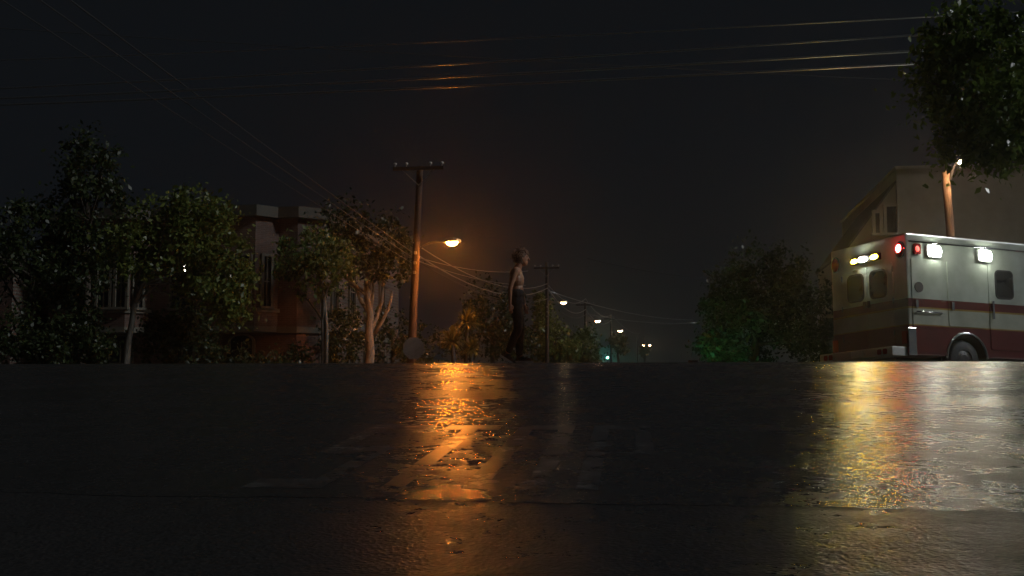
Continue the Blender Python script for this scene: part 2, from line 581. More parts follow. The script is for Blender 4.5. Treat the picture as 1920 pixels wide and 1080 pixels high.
def leaf_object(name, V, n, mat, parent):
    me = bpy.data.meshes.new(name)
    me.vertices.add(len(V))
    me.vertices.foreach_set('co', V.astype(np.float32).ravel())
    me.loops.add(n * 4)
    me.loops.foreach_set('vertex_index', np.arange(n * 4, dtype=np.int32))
    me.polygons.add(n)
    me.polygons.foreach_set('loop_start', np.arange(0, n * 4, 4, dtype=np.int32))
    me.update(calc_edges=True)
    me.materials.append(mat)
    o = bpy.data.objects.new(name, me)
    COL.objects.link(o)
    o.parent = parent
    return o

def bent(p0, p1, n, amp, seed):
    r = random.Random(seed)
    p0, p1 = Vector(p0), Vector(p1)
    out = []
    o1 = Vector((r.uniform(-1, 1), r.uniform(-1, 1), 0)) * amp
    for i in range(n + 1):
        t = i / n
        out.append(p0.lerp(p1, t) + o1 * math.sin(math.pi * t) + Vector((r.uniform(-1, 1), r.uniform(-1, 1), 0)) * amp * 0.22 * (0 < i < n))
    return out

def tree(name, label, base, trunk_top, r0, blobs, leafsize, mat, bark, seed, clump=0.34, per=46, limbs=7, shell=0.5, extra_trunks=(), group=None):
    """base on the ground; blobs in world space; everything stored relative to the tree's base"""
    bz = gz(base[0], base[1]) + 0.10
    B = Vector((base[0], base[1], bz))
    root = empty(name, B)
    tag(root, label, 'tree', group)
    rnd = random.Random(seed)
    tt = Vector(trunk_top) - B
    mb = MB()
    path = bent((0, 0, -0.15), tt, 7, r0 * 1.2, seed)
    mb.tube(path, [r0 * (1.25 if i == 0 else 1.0 - 0.55 * i / 7) for i in range(8)], 10)
    for q in extra_trunks:
        pts = [Vector(p) - B for p in q[0]]
        mb.tube(pts, [q[1] * (1 - 0.5 * i / (len(pts) - 1)) for i in range(len(pts))], 8)
    mb.build('trunk', bark, root, smooth=True)
    lb = MB()
    for k in range(limbs):
        c, r, _ = blobs[k % len(blobs)]
        c = Vector(c) - B
        st = path[rnd.randint(4, 7)]
        en = c + Vector((rnd.uniform(-.75, .75) * r[0], rnd.uniform(-.75, .75) * r[1], rnd.uniform(-.5, .7) * r[2]))
        pts = bent(st, en, 5, 0.12 * (en - st).length, seed * 31 + k)
        lb.tube(pts, [r0 * 0.42 * (1 - 0.85 * i / 5) for i in range(6)], 6)
        for j in range(3):
            s2 = pts[rnd.randint(2, 4)]
            e2 = s2 + Vector((rnd.uniform(-1, 1), rnd.uniform(-1, 1), rnd.uniform(-.3, .8))) * 0.4 * min(r)
            lb.tube(bent(s2, e2, 3, 0.05, seed + j + k), [r0 * 0.16, r0 * 0.12, r0 * 0.08, r0 * 0.03], 5)
    lb.build('limbs', bark, root, smooth=True)
    rel = [(tuple(Vector(c) - B), r, k) for c, r, k in blobs]
    V, n = leaf_cloud(rel, leafsize, seed, clump, per, shell)
    leaf_object('crown', V, n, mat, root)
    return root

def pr(px, Y):
    """pixels of the photograph -> metres at distance Y"""
    return px * Y / F

# left pavement trees
Y = 34.0
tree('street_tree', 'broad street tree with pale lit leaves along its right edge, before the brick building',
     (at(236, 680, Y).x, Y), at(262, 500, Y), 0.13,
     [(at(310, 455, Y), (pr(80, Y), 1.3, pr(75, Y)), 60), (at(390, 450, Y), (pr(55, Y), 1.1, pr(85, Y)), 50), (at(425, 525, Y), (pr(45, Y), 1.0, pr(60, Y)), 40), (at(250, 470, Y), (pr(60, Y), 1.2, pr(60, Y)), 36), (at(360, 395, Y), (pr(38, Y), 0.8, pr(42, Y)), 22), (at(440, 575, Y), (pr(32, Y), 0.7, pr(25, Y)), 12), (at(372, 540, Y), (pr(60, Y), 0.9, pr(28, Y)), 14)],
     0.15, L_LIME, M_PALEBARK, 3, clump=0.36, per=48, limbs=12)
Y = 37.0
tree('tall_tree', 'tall narrow dark tree rising above its neighbours at the left',
     (at(150, 680, Y).x, Y), at(165, 380, Y), 0.16,
     [(at(172, 310, Y), (pr(48, Y), 1.0, pr(70, Y)), 46), (at(165, 410, Y), (pr(70, Y), 1.2, pr(80, Y)), 60), (at(130, 490, Y), (pr(70, Y), 1.2, pr(60, Y)), 44)],
     0.16, L_DARK, M_BARK, 5, clump=0.4, per=46)
Y = 36.0
tree('dark_tree', 'low dark spreading tree at the left edge of the picture',
     (at(62, 680, Y).x, Y), at(60, 520, Y), 0.13,
     [(at(50, 450, Y), (pr(85, Y), 1.5, pr(80, Y)), 64), (at(-40, 480, Y), (pr(80, Y), 1.5, pr(100, Y)), 50), (at(100, 540, Y), (pr(50, Y), 1.0, pr(40, Y)), 24)],
     0.16, L_DARK, M_BARK, 8, clump=0.4, per=44)
Y = 39.0
tree('young_tree', 'slim young tree with a split pale trunk and one brightly lit spray of leaves',
     (at(607, 680, Y).x, Y), at(606, 540, Y), 0.10,
     [(at(548, 500, Y), (pr(36, Y), 0.7, pr(26, Y)), 18), (at(580, 470, Y), (pr(60, Y), 0.9, pr(50, Y)), 34), (at(625, 490, Y), (pr(45, Y), 0.9, pr(45, Y)), 24), (at(590, 545, Y), (pr(30, Y), 0.6, pr(22, Y)), 9)],
     0.15, L_MID, M_PALEBARK, 12, clump=0.32, per=40, extra_trunks=[([at(611, 690, Y), at(613, 620, Y), at(609, 560, Y), at(598, 520, Y)], 0.07)])
Y = 44.5
tree('forked_tree', 'dark tree with a forked trunk standing just left of the lit utility pole',
     (at(676, 690, Y).x, Y), at(688, 520, Y), 0.24,
     [(at(700, 455, Y), (pr(70, Y), 1.4, pr(55, Y)), 46), (at(650, 480, Y), (pr(60, Y), 1.3, pr(60, Y)), 40), (at(735, 500, Y), (pr(40, Y), 1.0, pr(45, Y)), 20), (at(640, 420, Y), (pr(55, Y), 1.2, pr(40, Y)), 24)],
     0.16, L_DARK, M_PALEBARK, 15, clump=0.4, per=40, extra_trunks=[([at(700, 628, Y), at(716, 604, Y), at(730, 575, Y), at(736, 545, Y)], 0.09)])
Y = 47.0
tree('garden_tree', 'low dark bushy tree filling the gap behind the utility pole',
     (at(735, 690, Y).x, Y), at(735, 620, Y), 0.12,
     [(at(720, 640, Y), (pr(50, Y), 1.0, pr(50, Y)), 34), (at(790, 650, Y), (pr(55, Y), 1.0, pr(45, Y)), 34), (at(640, 650, Y), (pr(40, Y), 1.0, pr(45, Y)), 24)],
     0.15, L_DARK, M_BARK, 17, clump=0.36, per=40)
Y = 62.0
tree('background_tree', 'tall dark tree behind the person, its crown lost in the night',
     (at(930, 690, Y).x, Y), at(930, 590, Y), 0.2,
     [(at(925, 580, Y), (pr(60, Y), 1.5, pr(60, Y)), 60), (at(905, 640, Y), (pr(55, Y), 1.5, pr(50, Y)), 40), (at(960, 640, Y), (pr(40, Y), 1.5, pr(45, Y)), 30)],
     0.2, L_DARK, M_BARK, 21, clump=0.5, per=40)
Y = 85.6
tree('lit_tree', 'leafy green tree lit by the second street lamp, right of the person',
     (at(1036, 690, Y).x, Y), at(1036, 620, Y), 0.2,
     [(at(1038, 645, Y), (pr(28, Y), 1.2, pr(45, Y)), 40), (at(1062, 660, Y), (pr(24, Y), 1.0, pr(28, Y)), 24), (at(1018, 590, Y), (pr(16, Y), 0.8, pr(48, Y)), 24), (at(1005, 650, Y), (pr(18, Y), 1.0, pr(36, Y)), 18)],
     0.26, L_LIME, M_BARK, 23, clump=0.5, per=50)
Y = 100.0
tree('street_tree', 'smaller dim tree between the second and third street lamps',
     (at(1088, 690, Y).x, Y), at(1088, 650, Y), 0.2,
     [(at(1088, 650, Y), (pr(22, Y), 1.4, pr(34, Y)), 34), (at(1100, 665, Y), (pr(18, Y), 1.2, pr(20, Y)), 14)],
     0.3, L_MID, M_BARK, 25, clump=0.6, per=44)
Y = 158.0
tree('street_tree', 'far street tree glowing orange under the fourth street lamp',
     (at(1158, 690, Y).x, Y), at(1158, 650, Y), 0.25,
     [(at(1157, 640, Y), (pr(13, Y), 1.0, pr(15, Y)), 26), (at(1168, 652, Y), (pr(9, Y), 0.9, pr(12, Y)), 12)],
     0.4, L_SPIKE, M_BARK, 27, clump=0.6, per=30)
Y = 285.0
tree('street_tree', 'farthest street tree glowing orange below the pair of lamps',
     (at(1209, 690, Y).x, Y), at(1209, 664, Y), 0.3,
     [(at(1209, 657, Y), (pr(8, Y), 1.0, pr(9, Y)), 18)],
     0.6, L_SPIKE, M_BARK, 29, clump=0.8, per=24)
Y = 45.0
tree('round_tree', 'big dense rounded dark tree with a faintly lit left edge, left of the ambulance',
     (at(1425, 690, Y).x, Y), at(1425, 600, Y), 0.25,
     [(at(1425, 545, Y), (pr(88, Y), 1.9, pr(92, Y)), 130), (at(1480, 590, Y), (pr(85, Y), 1.9, pr(90, Y)), 110), (at(1370, 600, Y), (pr(52, Y), 1.5, pr(70, Y)), 70), (at(1345, 650, Y), (pr(34, Y), 1.2, pr(40, Y)), 36), (at(1400, 675, Y), (pr(60, Y), 1.3, pr(26, Y)), 36), (at(1540, 640, Y), (pr(60, Y), 1.4, pr(60, Y)), 50)],
     0.15, L_DARK, M_BARK, 31, clump=0.4, per=46, limbs=10, shell=0.4)
# near right, glossy-leaved tree reaching into the top corner
tree('glossy_tree', 'large glossy-leaved tree hanging into the top right corner over the ambulance',
     (8.6, 15.3), (8.0, 15.6, 5.0), 0.16,
     [(at(1850, 110, 15.5), (pr(115, 15.5), 1.0, pr(115, 15.5)), 70), (at(1865, 220, 15.0), (pr(90, 15), 1.0, pr(70, 15)), 46), (at(1760, 175, 15.8), (pr(52, 15.8), 0.6, pr(30, 15.8)), 10), (at(1815, 262, 15.4), (pr(48, 15.4), 0.6, pr(40, 15.4)), 12), (at(1960, 130, 15.5), (1.2, 1.2, 1.5), 60), (at(1875, 290, 14.8), (pr(42, 14.8), 0.5, pr(26, 14.8)), 9), (at(1775, 70, 15.8), (pr(45, 15.8), 0.6, pr(50, 15.8)), 14)],
     0.098, L_GLOSS, M_BARK, 37, clump=0.27, per=62, limbs=12, shell=0.35)

def shrub(label, blobs, Y, seed, mat=None):
    c = at(blobs[0][0], 690, Y)
    b = Vector((c.x, c.y, gz(c.x, c.y) + 0.1))
    root = empty('shrub', b)
    tag(root, label, 'shrub', 'dark shrubs in front of the left buildings')
    st = MB()
    for k in range(5):
        st.tube(bent((0.05 * k, 0, -0.1), (random.uniform(-.5, .5), random.uniform(-.3, .3), 0.9), 4, 0.08, seed + k), [0.03, 0.026, 0.02, 0.014, 0.008], 6)
    st.build('stems', M_BARK, root)
    rel = [(tuple(at(px, py, Y) - b), (pr(rx, Y), 0.8, pr(ry, Y)), n) for px, py, rx, ry, n in blobs]
    V, n = leaf_cloud(rel, 0.13, seed, 0.34, 44, 0.35)
    leaf_object('foliage', V, n, mat or L_DARK, root)
shrub('dark shrub at the left edge, below the low spreading tree', [(30, 640, 60, 60, 44), (95, 655, 40, 45, 26)], 33.0, 51)
shrub('dark shrub between the two leftmost tree trunks', [(150, 625, 45, 70, 44), (185, 660, 35, 40, 22)], 33.5, 52)
shrub('dark shrub right of the broad street tree trunk', [(300, 640, 50, 55, 40), (355, 625, 45, 60, 38)], 35.5, 53)
shrub('dark shrub under the arched window of the brick building', [(405, 668, 36, 30, 22), (480, 680, 40, 26, 20)], 38.0, 54)
shrub('dark shrub beside the slim young tree', [(640, 630, 34, 70, 44), (560, 672, 34, 30, 20)], 41.0, 55)

def spiky_plant(label, px, py, Y, rad, stem_h, seed):
    c = at(px, py, Y)
    b = Vector((c.x, c.y, gz(c.x, c.y) + 0.1))
    root = empty('spiky_plant', b)
    tag(root, label, 'plant', 'spiky plants under the street lamp')
    h = c.z - b.z
    MB().tube(bent((0, 0, -0.1), (0, 0, h), 6, 0.06, seed), [0.10, 0.09, 0.085, 0.08, 0.08, 0.075, 0.06], 8).build('stem', M_BARK, root, smooth=True)
    rnd = random.Random(seed)
    mb = MB()
    for k in range(170):
        el = math.asin(rnd.uniform(-0.55, 1.0))
        az = rnd.uniform(0, 2 * math.pi)
        d = Vector((math.cos(el) * math.cos(az), math.cos(el) * math.sin(az), math.sin(el)))
        L = rad * rnd.uniform(0.75, 1.15)
        side = d.cross(Vector((0, 0, 1)))
        side = side.normalized() * 0.028
        o = Vector((0, 0, h)) + d * 0.06
        pts = [o, o + d * L * 0.55 + Vector((0, 0, 0.02)), o + d * L + Vector((0, 0, -0.12 * L))]
        mb.add([pts[0] - side * .6, pts[0] + side * .6, pts[1] + side, pts[1] - side, pts[2]], [(0, 1, 2, 3), (3, 2, 4)])
    mb.build('leaf_rosette', L_SPIKE, root)
    return root
spiky_plant('tallest spiky plant, lit orange, its rosette highest to the right', 876, 605, 41.0, 0.60, 2, 1)
spiky_plant('spiky plant lit orange, lower rosette left of the tallest one', 848, 640, 40.0, 0.62, 1, 2)
spiky_plant('low spiky plant, lowest rosette beneath the tallest one', 884, 655, 40.6, 0.55, 1, 3)

# ------------------------------------------------------------------ street lamps and utility poles
G_SODIUM = glow('sodium_lamp', (1.0, 0.28, 0.035), 850.0)
G_WARM = glow('warm_lamp', (1.0, 0.62, 0.30), 42.0)
G_TALL = glow('tall_lamp', (1.0, 0.62, 0.32), 330.0)
G_FAR = glow('far_lamp', (1.0, 0.55, 0.28), 90.0)

def cobra(parent, start, end, lens_mat, lens_r, arm_r=0.03):
    """curved arm with a cobra head and a glowing lens below; parts of its pole (local coordinates)"""
    s, e = Vector(start), Vector(end)
    pts = []
    for i in range(9):
        t = i / 8
        p = s.lerp(e, t)
        p.z = s.z + (e.z - s.z) * (t ** 0.55 if e.z > s.z else t) + 0.10 * math.sin(math.pi * t)
        pts.append(p)
    arm = MB().tube(pts, arm_r, 8).build('lamp_arm', M_STEEL, parent, smooth=True)
    d = (e - s)
    d.z = 0
    d.normalize()
    q = Vector((0, 0, 1)).cross(d)
    mb = MB()
    k_ = lens_r / 0.17
    prof_ = [(-0.12, 0.05, 0.05), (0.0, 0.15 * k_, 0.10 * k_), (0.12, 0.23 * k_, 0.15 * k_), (0.40 * k_, 0.24 * k_, 0.15 * k_), (0.54 * k_, 0.18 * k_, 0.10 * k_), (0.60 * k_, 0.04, 0.04)]
    vs_, fs = [], []
    for x, w, h in prof_:
        c = e + d * x
        vs_ += [c - q * w, c - q * w * .7 + Vector((0, 0, h)), c + q * w * .7 + Vector((0, 0, h)), c + q * w]
    for i in range(len(prof_) - 1):
        for k in range(4):
            fs.append((i * 4 + k, i * 4 + (k + 1) % 4, (i + 1) * 4 + (k + 1) % 4, (i + 1) * 4 + k))
    fs += [(0, 1, 2, 3), tuple(len(vs_) - 4 + k for k in (3, 2, 1, 0))]
    mb.add(vs_, fs)
    head = mb.build('lamp_head', M_STEEL, parent, smooth=False)
    rot = Matrix(((d.x, q.x, 0), (d.y, q.y, 0), (0, 0, 1)))
    lens = MB().ell(e + d * 0.26 * k_ + Vector((0, 0, 0.0)), (lens_r * 1.3, lens_r, lens_r * 0.75), 14, 9, rot).build('lamp_lens', lens_mat, head, smooth=True)
    return arm

def utility_pole(label, base, top_z, r0, lamp_end, arm_start_z, lens_mat, lens_r, arm_z=None, lean=(0, 0), hardware=True, group='utility poles with street lamps', wood=None):
    b = Vector((base[0], base[1], gz(*base) + 0.1))
    root = empty('utility_pole', b)
    tag(root, label, 'utility pole', group)
    top = Vector((lean[0], lean[1], top_z - b.z))
    MB().tube([Vector((0, 0, -0.3)).lerp(top, i / 6) for i in range(7)], [r0 * (1 - 0.3 * i / 6) for i in range(7)], 12)  .build('shaft', wood or M_WOOD, root, smooth=True)
    if arm_z:
        for az in ([arm_z] if not isinstance(arm_z, (list, tuple)) else arm_z):
            z = az - b.z
            o = VS * 0.95
            c = MB()
            x0 = top * (z / top.z) - US * (r0 + 0.03)
            c.prism([x0 - o + Vector((0, 0, -.06)), x0 + o + Vector((0, 0, -.06)), x0 + o + Vector((0, 0, .06)), x0 - o + Vector((0, 0, .06))], -US * 0.10)
            ca = c.build('crossarm', M_WOOD, root)
            for k in (-0.88, -0.45, 0.45, 0.88):
                p = x0 + VS * k - US * 0.05
                MB().tube([p + Vector((0, 0, .06)), p + Vector((0, 0, .13)), p + Vector((0, 0, .15)), p + Vector((0, 0, .21)), p + Vector((0, 0, .23))], [.02, .02, .06, .065, .03], 8).build('insulator', M_PORCELAIN, ca, smooth=True)
            for sgn in (-1, 1):
                MB().tube([x0 + VS * 0.6 * sgn - US * .06 - Vector((0, 0, .06)), x0 - US * .02 - Vector((0, 0, .62))], 0.016, 6).build('brace', M_STEEL, ca)
    if hardware:
        z = arm_start_z - b.z
        for k, dz in enumerate((-0.18, -0.55, -0.9)):
            p = top * ((z + dz) / top.z)
            MB().box(p.x - 0.05, p.x + 0.05, p.y - r0 - 0.12, p.y - r0 + 0.02, p.z - 0.05, p.z + 0.05).build('cable_bracket', M_STEEL, root)
    cobra(root, top * ((arm_start_z - b.z) / top.z) + Vector((r0 * 0.8, 0, 0)), Vector(lamp_end) - b, lens_mat, lens_r)
    return root

p1 = at(767, 690, 41.5)
utility_pole('wooden utility pole carrying the brightest orange street lamp, left of the person', (p1.x, p1.y), at(785, 312, 41.5).z, 0.17,
             at(836, 455, 41.0), at(780, 466, 41.5).z, G_SODIUM, 0.17, at(785, 318, 41.5).z, lean=(0.35, 0))
p2 = at(1026, 690, 84.0)
utility_pole('second utility pole with a lit street lamp, right of the person', (p2.x, p2.y), at(1026, 492, 84).z, 0.16,
             at(1050, 567, 84), at(1030, 571, 84).z, G_WARM, 0.17, at(1026, 503, 84).z)
p3 = at(1098, 690, 118.0)
utility_pole('third utility pole with a lit street lamp down the street', (p3.x, p3.y), at(1098, 565, 118).z, 0.16,
             at(1115, 602, 118), at(1099, 602, 118).z, G_FAR, 0.2, at(1098, 572, 118).z)
p4 = at(1146, 690, 161.0)
utility_pole('fourth utility pole, its lamp above the orange far tree', (p4.x, p4.y), at(1146, 592, 161).z, 0.16,
             at(1158, 620, 161), at(1146, 620, 161).z, G_FAR, 0.24, at(1146, 598, 161).z)
p5 = at(1196, 690, 288.0)
utility_pole('fifth utility pole, left lamp of the farthest pair', (p5.x, p5.y), at(1196, 630, 288).z, 0.16,
             at(1204, 647, 288), at(1196, 647, 288).z, G_FAR, 0.32, None, hardware=False)
p6 = at(1208, 690, 300.0)
utility_pole('sixth utility pole, right lamp of the farthest pair', (p6.x, p6.y), at(1208, 630, 300).z, 0.16,
             at(1214, 647, 300), at(1208, 647, 300).z, G_FAR, 0.32, None, hardware=False)
p7 = at(1806, 700, 33.5)
utility_pole('orange wooden pole with a lit lamp behind the ambulance, against the olive building', (p7.x, p7.y), at(1784, 322, 33.5).z, 0.155,
             at(1799, 305, 33.0), at(1786, 340, 33.5).z, G_TALL, 0.13, None, lean=(-0.33, 0), hardware=False, wood=M_PALEWOOD)

# traffic signal far down the street: green light
def traffic_signal(label, px, py, Y, mat, turn=0.0, sc_=1.0):
    c = at(px, py, Y)
    b = Vector((c.x, c.y, gz(c.x, c.y) + 0.02))
    root = empty('traffic_signal', b, turn)
    tag(root, label, 'traffic signal', 'traffic signals')
    h = c.z - b.z
    MB().tube([(0, 0.14, -0.1), (0, 0.14, h + 1.0)], 0.06, 8).build('post', M_DARKMETAL, root)
    hs = MB().box(-0.16, 0.16, -0.10, 0.08, h - 0.2, h + 0.95).build('housing', M_BLACK, root, bevel=0.02)
    for k, mt in enumerate((mat, M_ORANGELENS, M_REDLENS)):
        MB().ell((0, -0.10, h + 0.38 * k), (0.11, 0.04, 0.11), 14, 8).build('signal_lens', mt, hs, smooth=True)
        vz = MB()
        for a_ in range(0, 180, 20):
            q_ = [(0.135 * math.cos(R(t_)), y_, h + 0.38 * k + 0.135 * math.sin(R(t_))) for t_, y_ in ((a_, -0.095), (a_ + 20, -0.095), (a_ + 20, -0.24), (a_, -0.24))]
            vz.add(q_, [(0, 1, 2, 3)])
        vz.build('visor', M_BLACK, hs)
G_GREEN = glow('green_signal', (0.08, 1.0, 0.45), 260.0)
G_TEAL = glow('far_green_signal', (0.12, 1.0, 0.75), 900.0)
traffic_signal('tiny far traffic signal glowing teal at the horizon under the lamps', 1139, 671, 190.0, G_TEAL)
pc = at(1300, 684, 42.0)
pb = Vector((pc.x, pc.y, gz(pc.x, pc.y) + 0.13))
ps = empty('pedestrian_signal', pb, R(155))
tag(ps, 'low green crossing signal turned toward the foot of the rounded dark tree', 'signal')
h = pc.z - pb.z
MB().tube([(0, 0.16, -0.1), (0, 0.16, h + 0.15)], 0.05, 8).build('post', M_DARKMETAL, ps)
pbx = MB().box(-0.17, 0.17, -0.08, 0.10, h - 0.17, h + 0.17).build('housing', M_BLACK, ps, bevel=0.02)
MB().ell((0, -0.08, h), (0.13, 0.04, 0.13), 14, 8).build('signal_lens', G_GREEN, pbx, smooth=True)

# ------------------------------------------------------------------ overhead wires
def wire(label, pts, rad, sag=0.15, mat=None, group=None, name='overhead_wire'):
    """polyline of spans, each sagging a little"""
    out = []
    for i in range(len(pts) - 1):
        a, b = Vector(pts[i]), Vector(pts[i + 1])
        for k in range(0 if i == 0 else 1, 13):
            t = k / 12
            p = a.lerp(b, t)
            p.z -= sag * 4 * t * (1 - t)
            out.append(p)
    o0 = out[0].copy()
    o = MB().tube([p - o0 for p in out], rad, 6).build(name, mat or M_WIRE, smooth=True)
    o.location = o0
    tag(o, label, 'wire', group)
    return o

def cross_wire(label, left, right, rad, mat):
    """level run over the cross street; ends out of frame"""
    a, b = at(*left), at(*right)
    d = b - a
    wire(label, [a - d * 0.75, b + d * 0.55], rad, 0.12, mat, 'wires over the cross street')
cross_wire('topmost of the four near-parallel wires across the top', (496, 84.6, 24.9), (1740, 24, 22.7), 0.014, M_CABLE)
cross_wire('second from top of the near-parallel wires across the top', (496, 131.7, 24.9), (1723, 57.5, 22.7), 0.021, M_CABLE)
cross_wire('third from top of the near-parallel wires across the top', (483, 154, 24.9), (1736, 86.5, 22.7), 0.026, M_CABLE)
cross_wire('lowest of the near-parallel wires across the top', (483, 169.5, 24.9), (1719, 111.5, 22.7), 0.024, M_CABLE)
cross_wire('thin wire crossing the others, slanting down toward the glossy tree', (567, 80, 24.7), (1715, 145, 27.4), 0.009, M_WIRE)

def near_run(label, px0, py0, px1, py1, rad):
    a, b = at(px0, py0, 42.0), at(px1, py1, 24.0)
    wire(label, [b + (b - a) * 0.7, a], rad, 0.1, M_WIRE, 'wires running down the street')
near_run('upper of the wires slanting down to the lamp pole from the top left', 774, 474, 300, 118, 0.016)
near_run('lower of the wires slanting down to the lamp pole from the top left', 772, 482, 300, 150, 0.013)
near_run('lowest thin wire slanting down to the lamp pole from the left', 770, 492, 330, 205, 0.010)
Pz = lambda px, py, Y: at(px, py, Y)
wire('wire from the lamp pole to the second pole, passing behind the head', [Pz(775, 455, 41.4), Pz(1026, 532, 84), Pz(1098, 560, 118), Pz(1146, 590, 161), Pz(1200, 625, 290)], 0.022, 0.9, M_CABLE, 'wires running down the street')
wire('cable bundle from the lamp pole below the lamp', [Pz(776, 474, 41.4), Pz(1027, 540, 84), Pz(1098, 580, 118), Pz(1146, 600, 161)], 0.026, 1.0, M_CABLE, 'wires running down the street')
wire('lowest cable from the lamp pole toward the second pole', [Pz(776, 486, 41.4), Pz(1027, 560, 84), Pz(1098, 590, 118)], 0.02, 0.8, M_WIRE, 'wires running down the street')
wire('short lit service wire below the bright lamp, upper', [Pz(776, 480, 41.4), Pz(990, 508, 52.0)], 0.014, 0.25, M_CABLE, 'service wires under the lamp')
wire('short lit service wire below the bright lamp, lower', [Pz(776, 486, 41.4), Pz(985, 535, 50.0)], 0.014, 0.2, M_CABLE, 'service wires under the lamp')
wire('far wire crossing the street right of the second pole, higher', [Pz(1027, 545, 84), Pz(1300, 600, 105.0)], 0.03, 0.5, M_CABLE, 'far wires across the street')
wire('far wire crossing the street right of the second pole, lower', [Pz(1098, 588, 118), Pz(1310, 605, 120.0)], 0.034, 0.4, M_CABLE, 'far wires across the street')
wire('faint far wire high over the street', [Pz(1100, 484, 84), Pz(1320, 522, 84.0)], 0.02, 0.2, M_WIRE, 'far wires across the street')

# ------------------------------------------------------------------ stop sign seen from behind
sg = at(776, 653, 40.0)
sb = Vector((sg.x, sg.y, gz(sg.x, sg.y) + 0.1))
stop_sign = empty('stop_sign', sb, -A)
tag(stop_sign, 'bare back of an octagonal stop sign beside the lamp pole', 'sign')
h = sg.z - sb.z
oct_ = [(0.41 * math.cos(R(22.5 + 45 * k)), -0.03, h + 0.41 * math.sin(R(22.5 + 45 * k))) for k in range(8)]
plate = MB().prism(oct_, (0, 0.004, 0)).build('sign_plate', M_SIGNBACK, stop_sign)
oct2 = [(x * 0.995, -0.0235, h + (z - h) * 0.995) for x, y, z in oct_]
MB().prism(oct2, (0, 0.002, 0)).build('sign_face', M_SIGNRED, plate)
MB().tube([(0, 0.01, -0.2), (0, 0.01, h + 0.3)], 0.03, 8).build('post', M_STEEL, stop_sign)

# ------------------------------------------------------------------ buildings (local x across the front, -y outward)
def frame_of(px, Y):
    c = at(px, 690, Y)
    return Vector((c.x, c.y, gz(c.x, c.y)))

def facade_empty(name, px, Y, label):
    o = empty(name, frame_of(px, Y), -A)
    tag(o, label, 'building')
    return o

def window(parent, x, z, w, h, y=-0.02, frame_mat=None, arch=False, mull=True, yaw=0.0, origin=(0, 0)):
    """framed window with pane, sill and glazing bars; yaw turns it about its centre on canted walls"""
    c, s = math.cos(yaw), math.sin(yaw)
    def tr(mb):
        mb.v = [(x + px_ * c - py_ * s, y + px_ * s + py_ * c, pz_) for px_, py_, pz_ in mb.v]
        return mb
    fm = frame_mat or M_CREAM
    mb = MB()
    t = 0.11
    mb.box(-w / 2 - t, -w / 2, -0.10, 0.05, z, z + h)
    mb.box(w / 2, w / 2 + t, -0.10, 0.05, z, z + h)
    if arch:
        n = 10
        pts = [(-(w / 2 + t) * math.cos(math.pi * k / n), z + h + 0.55 * (w / 2 + t) * math.sin(math.pi * k / n)) for k in range(n + 1)]
        inn = [(-(w / 2) * math.cos(math.pi * k / n), z + h + 0.55 * (w / 2) * math.sin(math.pi * k / n)) for k in range(n + 1)]
        for k in range(n):
            mb.prism([(pts[k][0], -0.10, pts[k][1]), (pts[k + 1][0], -0.10, pts[k + 1][1]), (inn[k + 1][0], -0.10, inn[k + 1][1]), (inn[k][0], -0.10, inn[k][1])], (0, 0.15, 0))
    else:
        mb.box(-w / 2 - t, w / 2 + t, -0.11, 0.05, z + h, z + h + t)
    o = tr(mb).build('window', fm, parent)
    g = MB()
    if arch:
        g.prism([(p, -0.012, q) for p, q in inn] , (0, 0.02, 0))
    g.box(-w / 2, w / 2, -0.012, 0.008, z, z + h)
    tr(g).build('pane', M_GLASS, o)
    b = MB().box(-w / 2 - t - 0.05, w / 2 + t + 0.05, -0.18, 0.05, z - 0.10, z)
    tr(b).build('sill', fm, o)
    if mull:
        m = MB().box(-0.02, 0.02, -0.05, -0.014, z, z + h).box(-w / 2, w / 2, -0.054, -0.014, z + h * 0.5 - 0.02, z + h * 0.5 + 0.02)
        tr(m).build('glazing_bar', fm, o)
    return o

# brick corner building with two canted bays; origin = right-hand front corner
bb = facade_empty('brick_building', 588, 46.0, 'two-storey red brick corner building with pale trim and canted bay windows behind the trees')
bbz = bb.location.z
def zz(py, Y=46.0):
    return at(588, py, Y).z - bbz
H = zz(388)
ZB = zz(618)
MB().prism([(-11.6, 0, -0.6), (-0.75, 0, -0.6), (0, 0.75, -0.6), (0, 14, -0.6), (-11.6, 14, -0.6)], (0, 0, H + 0.6 - 0.45)).build('wall', M_BRICK, bb)
def around(off, z0, z1, name, mat):
    """string course that follows the front, the cut corner and the side"""
    o = off
    k = o * math.tan(R(22.5))
    outer = [(-11.6 - o, -o), (-0.75 + k, -o), (o, 0.75 - k), (o, 14)]
    inner = [(-11.6, 0), (-0.75, 0), (0, 0.75), (0, 14)]
    mb = MB()
    for i in range(3):
        a, b_, c_, d_ = outer[i], outer[i + 1], inner[i + 1], inner[i]
        mb.prism([(*a, z0), (*b_, z0), (*c_, z0), (*d_, z0)], (0, 0, z1 - z0))
    return mb.build(name, mat, bb)
around(0.12, ZB - 0.13, ZB + 0.13, 'belt_course', M_CREAM)
around(0.30, H - 0.45, H, 'cornice', M_TRIMDARK)
MB().box(-11.5, -0.8, 0.1, 13.9, H - 0.45, H - 0.30).build('roof', M_ROOF, bb)
